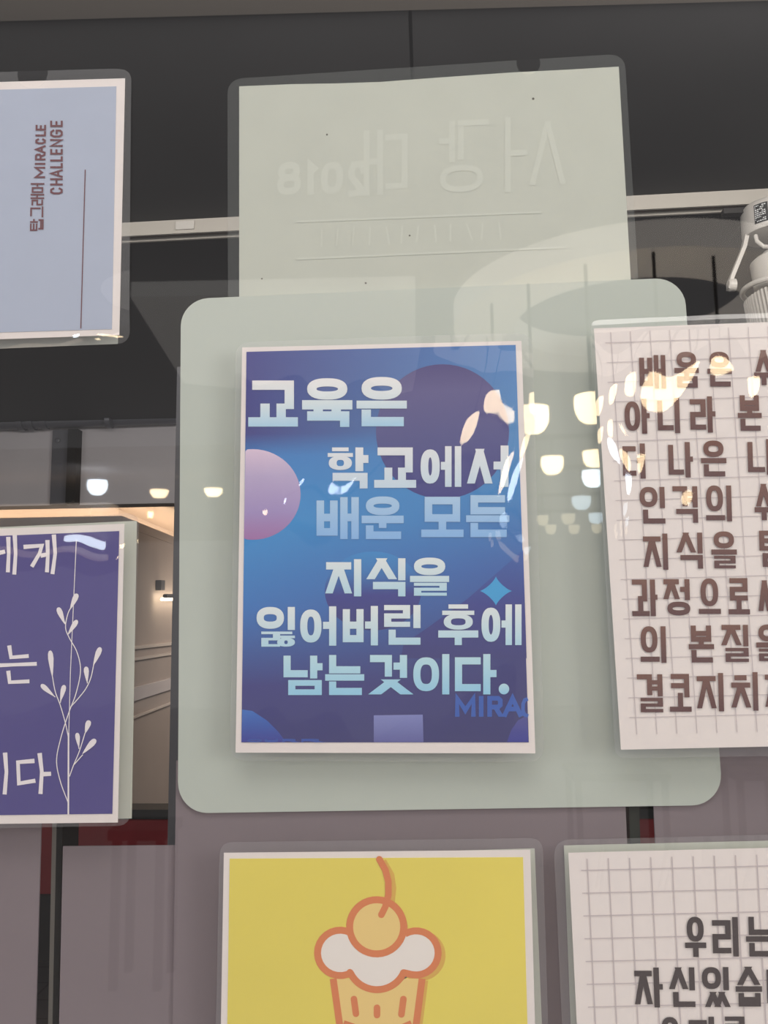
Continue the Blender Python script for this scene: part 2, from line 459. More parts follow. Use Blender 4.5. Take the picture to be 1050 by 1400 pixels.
M_grey = mat('bulkhead_grey', (0.50, 0.465, 0.485, 1), 0.8, noise=0.04, nscale=4)
M_steel = mat('bracket_steel', (0.10, 0.10, 0.115, 1), 0.5)
M_plaster = mat('plaster_warm', (0.36, 0.31, 0.29, 1), 0.8, noise=0.03, nscale=5)
M_ceil = mat('plaster_ceiling', (0.5, 0.45, 0.42, 1), 0.8)
M_mould = mat('moulding', (0.55, 0.49, 0.46, 1), 0.6)
M_red = mat('red_panel', (0.16, 0.018, 0.022, 1), 0.5, noise=0.1, nscale=8)
M_plinth = mat('black_plinth', (0.015, 0.016, 0.017, 1), 0.5)
M_filmgrey = mat('grey_film', (0.29, 0.235, 0.265, 1), 0.7, spec=0.1)
M_frame = mat('frame_metal', (0.32, 0.30, 0.28, 1), 0.4, metal=0.7)
M_gasket = mat('gasket_black', (0.01, 0.01, 0.01, 1), 0.6)
M_hfloor = mat('hall_floor', (0.42, 0.39, 0.40, 1), 0.45, noise=0.05, nscale=1.5)
M_dark = mat('furniture_dark', (0.03, 0.025, 0.025, 1), 0.5)


def tile_mat():
    m, nt, b = nodes('dark_tile_floor'); b.inputs['Roughness'].default_value = 0.5
    tc = nt.nodes.new('ShaderNodeTexCoord'); br = nt.nodes.new('ShaderNodeTexBrick')
    br.inputs['Scale'].default_value = 1.6; br.inputs['Mortar Size'].default_value = 0.008; br.offset = 0.0
    br.inputs['Color1'].default_value = (0.032, 0.034, 0.036, 1); br.inputs['Color2'].default_value = (0.04, 0.042, 0.043, 1)
    br.inputs['Mortar'].default_value = (0.006, 0.006, 0.006, 1)
    nt.links.new(tc.outputs['Object'], br.inputs['Vector']); nt.links.new(br.outputs['Color'], b.inputs['Base Color'])
    return m


M_tile = tile_mat()

# ------------------------------------------------------------------ setting: the shop front and the room behind it
CEIL = 0.95                                     # ceiling over the lens
zc = CZ + CEIL
# shop glass: front face mirrors, back face only lets light through
gv = [(-2.2, 0, 0.02), (2.2, 0, 0.02), (2.2, 0, zc + 0.3), (-2.2, 0, zc + 0.3), (-2.2, 0.010, 0.02), (2.2, 0.010, 0.02), (2.2, 0.010, zc + 0.3), (-2.2, 0.010, zc + 0.3)]
glass = struct(obj('window_1', gv, [(0, 1, 2, 3), (7, 6, 5, 4), (0, 4, 5, 1), (1, 5, 6, 2), (2, 6, 7, 3), (3, 7, 4, 0)], [M_glass, M_glass_back, M_glass_edge]))
for p in glass.data.polygons:
    p.material_index = 0 if p.center.y < 0.001 else (1 if p.center.y > 0.0099 else 2)

# black ceiling of two boards with an open seam between
s0 = atz(560, 0, CEIL); s1 = atz(563, 92, CEIL); dx = (s1.x - s0.x) / (s1.y - s0.y)
mb = MB()
sx = lambda y: s0.x + dx * (y - s0.y)
for a, b in ((-4.0, -0.003), (0.003, 4.0)):
    y0, y1 = 0.02, 3.75
    xs = [(a if abs(a) > 1 else sx(y0) + a), (b if abs(b) > 1 else sx(y0) + b), (b if abs(b) > 1 else sx(y1) + b), (a if abs(a) > 1 else sx(y1) + a)]
    mb.hexa([(xs[0], y0, zc), (xs[1], y0, zc), (xs[2], y1, zc), (xs[3], y1, zc), (xs[0], y0, zc + .02), (xs[1], y0, zc + .02), (xs[2], y1, zc + .02), (xs[3], y1, zc + .02)])
struct(mb.build('ceiling', M_black))
struct(MB().box((-4, 0.02, zc + 0.022), (4, 3.75, zc + 0.05)).build('ceiling_2', M_seam))
# lighter soffit strip along the glass
a, b = atz(0, 29, CEIL - .012), atz(1050, 1, CEIL - .012); sl = (b.y - a.y) / (b.x - a.x)
yl, yr = a.y + sl * (-2.2 - a.x), a.y + sl * (2.2 - a.x)
struct(MB().hexa([(-2.2, .02, zc - .012), (2.2, .02, zc - .012), (2.2, yr, zc - .012), (-2.2, yl, zc - .012),
                  (-2.2, .02, zc - .001), (2.2, .02, zc - .001), (2.2, yr, zc - .001), (-2.2, yl, zc - .001)]).build('trim_1', M_brown))
struct(MB().box((-4, 0.02, -0.04), (4, 9.5, 0)).build('floor', M_tile))
struct(MB().box((4.0, 0.02, 0), (4.05, 9.5, zc)).build('wall_right', M_plaster))
struct(MB().box((-4.05, 0.02, 0), (-4.0, 9.5, zc)).build('wall_left', M_plaster))
# bulkhead under the ceiling, by the pipe
YB = 3.25
zb = at(120, 690, YB).z
struct(MB().box((-4, YB, zb), (4, YB + 0.12, zc + 0.02)).build('wall_front', M_grey))
# corridor wall with a cove above it, seen under the bulkhead
YC = 4.35
lip = at(120, 706, YC).z; xw = at(165, 760, YC).x
x2 = at(245, 738, YC + 2.0).x
wall_dx = -0.06
kx = wall_dx * 4 / (9.4 - YC); y9 = 9.38
def slab(x_off0, x_off1, yf, z0, z1, m, name):
    """block of the corridor wall: front at yf, side parallel to the corridor"""
    return struct(MB().hexa([(-3.99, yf, z0), (xw + x_off1 + kx * (yf - YC), yf, z0), (xw + x_off1 + kx * (y9 - YC), y9, z0), (-3.99, y9, z0),
                             (-3.99, yf, z1), (xw + x_off1 + kx * (yf - YC), yf, z1), (xw + x_off1 + kx * (y9 - YC), y9, z1), (-3.99, y9, z1)]).build(name, m))
slab(0, 0, YC, 0, lip - .06, M_plaster, 'wall_corridor')
slab(0, -.30, YC + .30, lip - .059, lip + .16, M_ceil, 'wall_cove')
struct(MB().box((-3.99, YC, lip - .059), (xw, YC + .02, lip)).build('trim_11', M_plaster))
A = [(xw - .02, YC + .021), (xw, YC + .021), (xw + kx * (y9 - YC), y9), (xw - .02 + kx * (y9 - YC), y9)]
struct(MB().hexa([(x, y, lip - .059) for x, y in A] + [(x, y, lip) for x, y in A]).build('trim_12', M_plaster))
struct(MB().box((-4, YB + .12, lip + 0.16), (4, 9.5, lip + 0.2)).build('ceiling_3', M_ceil))
struct(MB().box((-4, 9.4, 0), (4, 9.45, lip + .2)).build('wall_back', M_plaster))
# mouldings on the corridor wall (photographed as pale lines running into depth)
def wall_pt(px, py):
    d = ray(px, py); k = wall_dx * 4 / (9.4 - YC)     # plane x = xw + k (y - YC)
    t = (xw + k * (CAM_P.y - YC) - CAM_P.x) / (d.x - k * d.y); return CAM_P + d * t
for i, (pa, pb, hh, mm) in enumerate((((196, 884), (243, 871), .020, M_mould), ((196, 899), (243, 889), .018, M_mould), ((196, 945), (243, 925), .08, M_grey), ((196, 975), (243, 960), .012, M_mould))):
    p, q = wall_pt(*pa), wall_pt(*pb); zz = p.z; e = Vector((0.02, 0, 0)); k = wall_dx * 4 / (9.4 - YC)
    A = Vector((xw, YC, zz)); B = Vector((xw + k * (y9 - YC), y9, zz)); u = Vector((0, 0, hh / 2))
    struct(MB().hexa([A - u, A + e - u, B + e - u, B - u, A + u, A + e + u, B + e + u, B + u]).build('trim_%d' % (i + 2), mm))
# warm cove strip behind the lip
M_cove = emit_mat('cove_led', (1.0, 0.72, 0.48, 1), 17.0)
struct(MB().box((-3.9, YC + 0.05, lip - .05), (xw - 0.06, YC + 0.08, lip - 0.02)).build('trim_8', M_cove))
A = [(xw - .08, YC + .1), (xw - .05, YC + .1), (xw - .05 + kx * 4.8, YC + 4.8), (xw - .08 + kx * 4.8, YC + 4.8)]
struct(MB().hexa([(x, y, lip - .05) for x, y in A] + [(x, y, lip - .02) for x, y in A]).build('trim_9', M_cove))
# grey column right of the corridor opening
ca, cb = at(241, 560, 0.35), at(330, 560, 0.35)
M_col = mat('column_grey', (0.13, 0.125, 0.14, 1), 0.7)
struct(MB().box((ca.x, 0.35, 0), (cb.x, 0.45, at(300, 500, .35).z)).build('trim_10', M_col))

# red low partition with a black cap and plinth
YR = 3.2
zt = at(220, 1106, YR).z; z2 = at(220, 1119, YR).z; z3 = at(60, 1222, YR).z
par = thing('low_partition', 'dark red low partition with black cap behind the window gaps', 'partition', (0, YR, 0))
MB().box((-3.9, YR, z3), (3.0, YR + .1, z2)).build('panel', M_red, par)
MB().box((-3.9, YR - .015, z2), (3.0, YR + .115, zt)).build('cap', M_plinth, par)
MB().box((-3.9, YR - .02, 0), (3.0, YR + .1, z3)).build('plinth', M_plinth, par)

# grey privacy film on the glass, in strips with open gaps
YF = 0.0125
def film_strip(q, label, dy=0.0):
    return tag(sheet('privacy_film', q, YF + dy, 0.0015, M_filmgrey), label, 'window film')
film_strip([(-200, 1060), (58, 1060), (46, 1480), (-200, 1480)], 'grey privacy film left of the narrow dark gap, under the purple poster')
film_strip([(86, 1157), (244, 1156), (238, 1480), (79, 1480)], 'grey privacy film between the dark gap and the grey column edge', .0017)
film_strip([(241, 1040), (852, 1030), (872, 1480), (235, 1480)], 'wide grey privacy film below the pale square board and behind the cupcake poster')
film_strip([(889, 1010), (1300, 1000), (1330, 1480), (912, 1480)], 'grey privacy film at the right, under the large grid paper quote')
# frame posts in the gaps
def post(x0, x1, y0, y1, xb0, xb1, m, Y, name, parent=None):
    a, b, c, d = at(x0, y0, Y), at(x1, y0, Y), at(xb1, y1, Y), at(xb0, y1, Y)
    vs = [a, b, c, d]; vs += [p + Vector((0, .03, 0)) for p in vs]
    return obj(name, vs, [(0, 1, 2, 3), (7, 6, 5, 4), (0, 4, 5, 1), (1, 5, 6, 2), (2, 6, 7, 3), (3, 7, 4, 0)], m, parent)
dp = thing('window_post', 'slim metal window post with black gasket beside the dark gap at lower left', 'post', at(78, 1300, .02))
post(73, 79, 1050, 1480, 64, 70, M_frame, .018, 'metal_strip', dp)
post(79, 87, 1050, 1480, 70, 78, M_gasket, .016, 'gasket', dp)
dp = thing('window_post', 'dark grey window post in the red gap below the board', 'post', at(865, 1130, .02))
post(857, 871, 1010, 1480, 872, 886, mat('post_dark', (0.05, 0.055, 0.05, 1), 0.4), .018, 'metal_strip', dp)

# ------------------------------------------------------------------ ceiling track and spotlight
tz = CEIL - 0.034
t0 = atz(178, 323, tz); t1 = atz(1010, 280, tz)
ax = (t1 - t0).normalized(); side = Vector((-ax.y, ax.x, 0)); up = Vector((0, 0, 1))
if side.y < 0: side = -side
tc_ = t0 - ax * 0.9; te = t1 + ax * 0.9; LN = (te - tc_).length / 2; mid = (tc_ + te) / 2
tr = thing('lighting_track', 'white lighting track crossing the black ceiling behind the posters', 'lighting track', mid + up * 0.034)
def tbar(o0, o1, h0, h1): return MB().obox(mid + side * (o0 + o1) / 2 + up * (h0 + h1) / 2, ax * LN, side * (o1 - o0) / 2, up * (h1 - h0) / 2)
tbar(-0.002, 0.004, 0, 0.034).build('front_side', M_track, tr)
tbar(0.030, 0.036, 0, 0.034).build('rear_side', M_track, tr)
tbar(0.004, 0.030, 0.026, 0.033).build('channel', M_slot, tr)
tbar(0.009, 0.012, 0.008, 0.026).build('conductor', M_copper, tr)
tbar(0.020, 0.0235, 0.006, 0.026).build('conductor', M_copper, tr)
jp = atz(256, 313, tz + .017)
MB().obox(mid + ax * ((jp - mid).dot(ax)) + side * -0.004 + up * .018, ax * .022, side * .002, up * .010).build('joint_clip', M_lamp, tr)

# spotlight hanging from the track at the right edge
sp_c = t1 + ax * 0.075 + side * 0.017                      # under the track
sp = thing('track_spotlight', 'white adjustable spotlight hanging from the ceiling track at right', 'spotlight', sp_c)
px = 1 / F * (sp_c - CAM_P).length                          # metres per pixel there
can = sp_c - up * 0.003
MB().lathe(can, -up, [(0, .060 * 1), (.006, .064), (.060, .064), (.066, .060), (.068, .03)], 48).build('driver_can', M_lamp, sp, True)
# rating label on the can
nl = Flat(0); lv, lf = [], []
def canpt(a, h, r=.0646): return can + (ax * math.sin(a) - side * math.cos(a)) * r - up * h
mb = MB()
for i in range(8):
    a0, a1 = -.92 + i * .058, -.92 + (i + 1) * .058
    mb.add([canpt(a0, .012), canpt(a1, .012), canpt(a1, .056), canpt(a0, .056)], [(0, 1, 2, 3)])
lb = mb.build('rating_label', M_label, sp)
mb = MB()
for r_ in range(9):
    a0 = -.89
    while a0 < -.53:
        wd = random.uniform(.02, .07); h = .015 + r_ * .0044
        if random.random() < .75: mb.add([canpt(a0, h, .0649), canpt(a0 + wd, h, .0649), canpt(a0 + wd, h + .0024, .0649), canpt(a0, h + .0024, .0649)], [(0, 1, 2, 3)])
        a0 += wd + .02
mb.build('print', M_mark, lb)
MB().obox(can + ax * -.080 + up * -.006, ax * .026, side * .010, up * .006).build('track_adapter', M_slot, sp)
# yoke: plate under the can and two bent arms
plate = can - up * .097
def P2(ppx, ppy, s=0.0):      # point in the yoke's plane by picture place
    d = ray(ppx, ppy); n = side; o = sp_c + side * (0.0 + s); t = (o - CAM_P).dot(n) / d.dot(n); return CAM_P + d * t
pl, pk = P2(1020, 320), P2(992, 385)
hub = P2(1062, 395)
mb = MB()
def bar(mb, pts, wdt, th):
    for a, b in zip(pts[:-1], pts[1:]):
        d = (b - a); n = d.cross(side).normalized()
        mb.obox((a + b) / 2, d / 2 * 1.02, side * wdt / 2, n * th / 2)
bar(mb, [P2(1075, 318), P2(1021, 319), P2(1017, 338), P2(1000, 380), P2(997, 396)], .018, .0085)
mb.build('yoke', M_lamp, sp)
kn = P2(999, 390); 
MB().lathe(kn + ax * .012, -ax, [(0, .006), (.002, .014), (.014, .0145), (.018, .012)], 18).build('knob', M_lamp, sp)
# head: upper can, hoop and ribbed heat sink tilted to the right
hd = (up * -1 + ax * 0.10 - side * .05).normalized()
h0 = P2(1062, 343)
MB().lathe(h0, hd, [(0, .030), (.004, .034), (.010, .034), (.014, .052), (.020, .060), (.092, .062), (.094, .03)], 48).build('head_can', M_lamp, sp, True)
mb = MB(); n = 60; prof = []
for kk in range(n):
    a = 2 * math.pi * kk / n; u = hd.cross(side).normalized(); v = hd.cross(u)
    dr = u * math.cos(a) + v * math.sin(a); tg = hd.cross(dr)
    mb.obox(h0 + hd * .150 + dr * .078, hd * .045, dr * .010, tg * .0022)
mb.lathe(h0 + hd * .105, hd, [(0, .05), (.002, .074), (.09, .076), (.092, .05)], 40)
mb.build('heat_sink', M_lamp, sp)
mb = MB()
ring = [h0 + hd * (.098 + .018 * math.cos(a)) + (hd.cross(side).normalized() * math.cos(a) + side * math.sin(a)) * .086 for a in [2 * math.pi * i / 40 for i in range(41)]]
mb.tube(ring, .006, 10, False); mb.build('hoop', M_lamp, sp, True)
mb = MB(); c0 = P2(1033, 322, -.02); c3 = P2(1062, 338, -.02)
pts = [c0, P2(1035, 330, -.025), P2(1044, 337, -.03), c3]; mb.tube(pts, .0045, 10); mb.build('cable', M_lamp, sp, True)
# thin wire
wr = MB(); wr.tube([P2(1015, 305, .05), at(935, 398, 2.2)], .0012, 6)
tag(wr.build('wire', M_slot), 'thin dark wire slanting down from the spotlight', 'wire')

# ------------------------------------------------------------------ pipe along the bulkhead, with couplings and a hanger
pa, pb = at(-60, 580, YB - .06), at(330, 567, YB - .06)
pipe = thing('ceiling_pipe', 'dark pipe with ring couplings along the grey bulkhead under the black ceiling', 'pipe', (pa + pb) / 2)
MB().tube([pa, pb], .034, 24).build('tube', M_pipe, pipe, True)
d = (pb - pa).normalized()
for xx in (30, 44, 62):
    c = at(xx, 578 - (xx) * .03, YB - .06); c = pa + d * (c - pa).dot(d)
    MB().tube([c - d * .014, c + d * .014], .042 if xx != 62 else .039, 24).build('coupling', M_pipe, pipe, True)
c = at(150, 574, YB - .09); MB().tube([c - d * .012, c + d * .012], .04, 24).build('coupling', M_pipe, pipe, True)
pw = MB(); pw.tube([pa + Vector((0, .05, .05)), pb + Vector((0, .05, .05))], .008, 10)
tag(pw.build('conduit', mat('conduit_grey', (.28, .28, .29, 1), .4)), 'thin dark conduit running just above the thick pipe', 'conduit')
br = thing('wall_bracket', 'dark steel bracket hanging from the pipe on the grey bulkhead', 'bracket', at(86, 640, YB - .02))
a, b = at(72, 588, YB - .025), at(91, 690, YB - .025)
MB().box((a.x, YB - .025, b.z), (b.x, YB - .001, a.z)).build('plate', M_steel, br)
a, b = at(93, 586, YB - .06), at(102, 688, YB - .06)
MB().box((a.x, YB - .06, b.z), (b.x, YB - .001, a.z)).build('flange', M_gasket, br)
c = at(79, 602, YB - .028); MB().lathe(c, (0, -1, 0), [(0, .012), (.006, .012), (.008, .006)], 12).build('bolt', M_pipe, br)

# ------------------------------------------------------------------ wall picture light in the corridor
p = wall_pt(215, 815); q = wall_pt(225, 815)
pl_ = thing('picture_light', 'small brass picture light glowing on the corridor wall', 'wall lamp', p)
ad = (q - p).normalized(); out = Vector((1, 0, 0))
MB().obox(p + out * .02 + up * .075, ad * .05, out * .02, up * .035).build('wall_plate', M_steel, pl_)
MB().tube([p + out * .08 - ad * .10, p + out * .08 + ad * 1.2], .014, 12).build('shade', M_steel, pl_)
MB().tube([p + out * .06 - ad * .10 - up * .022, p + out * .06 + ad * 1.2 - up * .022], .010, 10).build('tube_light', emit_mat('picture_light_glow', (1, .8, .58, 1), 16), pl_)

# ------------------------------------------------------------------ sheets on the inner face of the glass
YI = 0.0105
back_q = [(327, 118), (846, 91), (868, 480), (327, 500)]
tp = thing('laminated_sheet', 'blank back of a landscape sheet with faint mirrored print above the pale board', 'paper sheet', at(590, 300, YI))
# slightly wavy top edge
fl_top = [(327, 118), (400, 115), (460, 114), (520, 112), (600, 106), (700, 99), (780, 95), (846, 91)]
f = [at(x, y, YI + .004) for x, y in fl_top + [(868, 480), (327, 500)]]; n = len(f)
pp = obj('paper', f + [v + Vector((0, .0004, 0)) for v in f], [tuple(range(n)), tuple(range(2 * n - 1, n - 1, -1))] + [(i, (i + 1) % n, n + (i + 1) % n, n + i) for i in range(n)], M_inside, tp)
M_ghost = mat('print_showing_through', (0.83, 0.83, 0.765, 1), 0.7, spec=0.1)
fl = Flat(YI + .00393)
o_, k_ = (300, 50), 1.75
def gq(x0, y0, x1, y1):      # mirrored letters: right edge first
    g = lambda x, y: (o_[0] + x / k_, o_[1] + y / k_)
    return [g(x1, y0 - 3), g(x0, y0 + 3), g(x0, y1 + 3), g(x1, y1 - 3)]
for ch, x0, y0, x1, y1 in (('8', 138, 300, 195, 378), ('1', 196, 300, 240, 378), ('0', 243, 300, 296, 376), ('2', 308, 298, 352, 382),
                           ('대', 345, 222, 450, 378), ('강', 525, 200, 645, 372), ('서', 680, 190, 828, 370)):
    write(fl, ch, gq(x0, y0, x1, y1), 9.0 if ch in '2018' else 8.0)
fl.strip([(405, 303), (740, 290)], 3); fl.strip([(405, 354), (775, 338)], 3)
for i in range(12):
    x = 440 + i * 22; fl.strip([(x, 313 - i * .8), (x + random.uniform(-3, 8), 338 - i)], 2.5)
fl.build('faint_lettering', M_ghost, pp)
M_speck = mat('speck', (.12, .1, .08, 1))
for x, y, r in ((729, 135, 1.8), (560, 322, 1.3), (358, 381, 1.1), (500, 387, 1.4), (447, 184, 1.3)): Flat(YI + .0039).disc(x, y, r, n=8).build('speck', M_speck, pp)
nt_ = at(723, 84, YI)
film('laminate_film', [(311, 108), (854, 73), (880, 500), (312, 520)], YI + .0025, clear_mat('laminate_behind_glass', (.97, .97, .97, 1), .015, .085, notch=(nt_.x, nt_.z, .0095)), tp, r=.012, amp=.0002, seed=2)

# pale rounded square board
q = [at(249, 409, YI), at(937, 379, YI), at(987, 1103, YI), at(241, 1110, YI)]
ux = (q[1] - q[0]).normalized(); cx_ = (q[0] + q[1] + q[2] + q[3]) / 4; hw = 0.193 * (D + YI) / D; rr = .022
uz = Vector((-ux.z, 0, ux.x)); pts = []
for qx, qz, a0 in ((1, 1, 0), (-1, 1, 90), (-1, -1, 180), (1, -1, 270)):
    for i in range(9):
        a = math.radians(a0 + i * 90 / 8); pts.append(cx_ + ux * (qx * (hw - rr) + rr * math.cos(a)) + uz * (qz * (hw - rr) + rr * math.sin(a)))
n = len(pts)
bd = obj('square_board', pts + [p + Vector((0, .0022, 0)) for p in pts], [tuple(range(n)), tuple(range(2 * n - 1, n - 1, -1))] + [(i, (i + 1) % n, n + (i + 1) % n, n + i) for i in range(n)], M_board)
tag(bd, 'pale green rounded square board behind the blue poster', 'board')

# backs of further sheets, taped inside behind the posters
def backing(q, label, Y=YI + .0002):
    return tag(sheet('backing_sheet', q, Y, .0004, M_inside), label, 'paper sheet')
backing([(-340, 140), (160, 122), (161, 470), (-340, 490)], 'pale backing sheet peeking out below the grey blue poster')
backing([(-200, 730), (187, 712), (180, 1119), (-200, 1128)], 'pale backing sheet showing as a strip right of the purple poster')
backing([(322, 900), (735, 900), (590, 1108), (322, 1119)], 'pale backing sheet peeking out under the lower left edge of the board', YI + .0026)
backing([(312, 1172), (731, 1160), (745, 1500), (305, 1500)], 'pale backing sheet showing right of the yellow cupcake poster')
backing([(771, 1156), (1200, 1146), (1220, 1500), (784, 1500)], 'pale backing sheet rimming the small grid paper quote at lower right')

# ------------------------------------------------------------------ posters on the outer face
YP, YT, YL, YQ = -0.0012, -0.0015, -0.0018, -0.0034      # paper, print, lettering, laminate


def lettermat(name, *c): return mat(name, ink(*c), 0.55, spec=0.2)


# --- blue poster
blue = thing('laminated_poster', 'blue space themed poster with pale lettering on the square board', 'poster', at(527, 760, 0))
bq = [(331, 475), (713, 466), (732, 1030), (322, 1029)]
bp = sheet('paper', bq, YP, .0004, M_white, blue)
pq = [(337, 481), (705, 471.5), (723, 1015), (330, 1015)]
I = ink
M_bl = ramp_mat('blue_print', [(0, I(62, 62, 112)), (.14, I(62, 68, 122)), (.33, I(62, 112, 172)), (.55, I(60, 136, 190)), (.72, I(66, 120, 178)), (.78, I(66, 68, 124)), (1, I(66, 68, 128))],
                stops2=[(0, I(62, 62, 108)), (.2, I(62, 64, 116)), (.42, I(62, 96, 156)), (.62, I(74, 126, 178)), (.8, I(90, 132, 178)), (1, I(86, 124, 174))])
pt = sheet('printed_picture', pq, YT, .0002, M_bl, bp)
def pic(name, Y, m): return None
# dark planets, pale moon, waves, star
fl = Flat(YT - .00006); fl.disc(605, 590, 91, 92, 56)
fl.build('dark_planet', ramp_mat('planet_print', [(0, I(60, 66, 124)), (.45, I(86, 86, 130)), (.8, I(96, 92, 132)), (1, I(84, 78, 120))]), bp)
fl = Flat(YT - .00006)
pts = [(335.5, 617)] + [(345 + 66 * math.cos(a), 676 + 62 * math.sin(a)) for a in [math.radians(-96 + i * 192 / 30) for i in range(31)]] + [(333.5, 736)]
fl.poly(pts); fl.build('pale_moon', ramp_mat('moon_print', [(0, I(150, 112, 156)), (.3, I(150, 136, 178)), (.7, I(168, 156, 186)), (1, I(198, 180, 198))]), bp)
fl = Flat(YT - .00004)
fl.poly([(333, 735)] + [(333 + (720 - 333) * i / 20, 600 + 40 * math.cos(i / 20 * 4.2) - 3) for i in range(0, 1)] + [(334, 760), (410, 640), (411, 607), (470, 598), (520, 606), (560, 640), (520, 660), (440, 700), (400, 760)])
fl = Flat(YT - .00005); fl.disc(510, 808, 66, 54, 40)
fl.build('far_planet', ramp_mat('far_planet_print', [(0, I(60, 60, 116)), (.45, I(62, 72, 132)), (.75, I(64, 116, 172)), (1, I(66, 130, 184))]), bp)
fl = Flat(YT - .00005); fl.poly([(715.2, 752), (720, 900), (548, 900), (552, 880), (585, 858), (640, 818)])
fl.build('dark_wave', ramp_mat('wave_print', [(0, I(62, 64, 116)), (.5, I(64, 74, 132)), (1, I(68, 96, 156))]), bp)
fl = Flat(YT - .00008); st = []
for i in range(32):
    a = 2 * math.pi * i / 32; ca, sa = math.cos(a), math.sin(a); st.append((678 + 22 * math.copysign(abs(ca) ** 2.6, ca), 808 + 20 * math.copysign(abs(sa) ** 2.6, sa)))
fl.poly(st); fl.build('star', lettermat('star_print', 72, 148, 196), bp)
for cx, pts in ((0, [(330, 1014.5), (331, 970), (345, 972), (365, 985), (380, 1000), (391, 1014.5)]), (1, [(722.6, 1014.5), (721, 978), (708, 985), (699, 998), (693, 1014.5)])):
    fl = Flat(YT - .00006); fl.poly(pts); fl.build('small_planet', ramp_mat('small_planet_print', [(0, I(60, 72, 140)), (1, I(68, 108, 176) if not cx else I(84, 84, 138))]), bp)
fl = Flat(YT - .00006); fl.poly([(511, 978), (578, 977), (579, 1014.6), (511, 1014.6)])
fl.build('lavender_patch', ramp_mat('lavender_print', [(0, I(98, 100, 150)), (1, I(122, 128, 176))]), bp)
line('faint_lettering', [(c, x0, 483, x1, 548) for c, x0, x1 in (('M', 735, 800), ('I', 808, 826), ('R', 836, 884), ('A', 884, 946))], 6.4, YL, lettermat('dim_blue_ink', 66, 96, 166), bp, (300, 740), 2.283)
fl = Flat(YL); fl.strip([(721.6, 955.5), (717.5, 957), (715.2, 962), (715, 972), (717.5, 977.5), (722.2, 979)], 5.0); fl.build('faint_lettering', lettermat('dim_blue_ink_c', 66, 96, 166), bp)
fl = Flat(YL)
for ch, x0, x1 in (('O', 338, 358), ('U', 362, 380), ('R', 386, 404), ('R', 412, 436)): write(fl, ch, [(x0, 1010), (x1, 1010), (x1, 1014.8), (x0, 1014.8)], 3)
fl.build('faint_lettering', lettermat('dim_blue_ink_d', 66, 88, 156), bp)
TOPW = ramp_mat('ink_white_to_sky', [(0, I(152, 188, 230)), (.5, I(194, 206, 230)), (1, I(218, 217, 228))])
o7, o8, k7 = (300, 440), (300, 740), 2.283
line('lettering', [('교', 90, 183, 245, 327), ('육', 258, 176, 415, 328), ('은', 428, 172, 585, 326)], 12.8, YL, TOPW, bp, o7, k7)
line('lettering', [('학', 338, 392, 465, 520), ('교', 483, 392, 614, 518), ('에', 628, 388, 755, 515), ('서', 775, 386, 905, 515)], 10.8, YL,
     ramp_mat('ink_grey_blue', [(0, I(180, 198, 222)), (1, I(205, 208, 222))]), bp, o7, k7)
line('lettering', [('배', 303, 547, 435, 678), ('운', 444, 545, 575, 678), ('모', 630, 546, 762, 672), ('든', 770, 541, 905, 672)], 10.4, YL,
     ramp_mat('ink_soft_blue', [(0, I(128, 168, 210)), (1, I(158, 186, 214))]), bp, o7, k7)
TXT = ramp_mat('ink_pale_blue', [(0, I(162, 196, 234)), (1, I(204, 212, 234))])
line('lettering', [('지', 333, 56, 445, 172), ('식', 465, 53, 583, 172), ('을', 595, 51, 717, 170)], 10, YL, TXT, bp, o8, k7)
line('lettering', [('잃', 116, 205, 238, 329), ('어', 252, 203, 367, 326), ('버', 385, 202, 497, 325), ('린', 514, 199, 630, 323), ('후', 683, 197, 808, 324), ('에', 818, 197, 943, 324)], 9.8, YL, TXT, bp, o8, k7)
TX2 = ramp_mat('ink_sky_blue', [(0, I(138, 186, 234)), (1, I(172, 202, 236))])
line('lettering', [('남', 200, 357, 322, 480), ('는', 330, 355, 452, 480), ('것', 470, 355, 588, 478), ('이', 605, 352, 720, 478), ('다', 735, 352, 865, 478)], 9.8, YL, TX2, bp, o8, k7)
fl = Flat(YL); fl.disc(689, 942, 7.2, 7.4, 20); fl.build('lettering', TX2, bp)
film('laminate_film', [(322, 468), (728, 454), (745, 1042), (314, 1040)], YQ, M_film, blue, r=.010, amp=.0006, seed=.7, curl=(.01, .06, .0, .03))

# --- right grid paper quote
def bil(q, u, v):
    a, b, c, d = [Vector(p) for p in q]; p = (a * (1 - u) + b * u) * (1 - v) + (d * (1 - u) + c * u) * v; return (p.x, p.y)


def grid(q, us, vs, t, m, parent, lo, hi):
    fl = Flat(YT)
    for u in us: fl.strip([bil(q, u, lo[1] + (hi[1] - lo[1]) * i / 12) for i in range(13)], t)
    for v in vs: fl.strip([bil(q, lo[0], v), bil(q, hi[0], v)], t)
    return fl.build('grid_lines', m, parent)


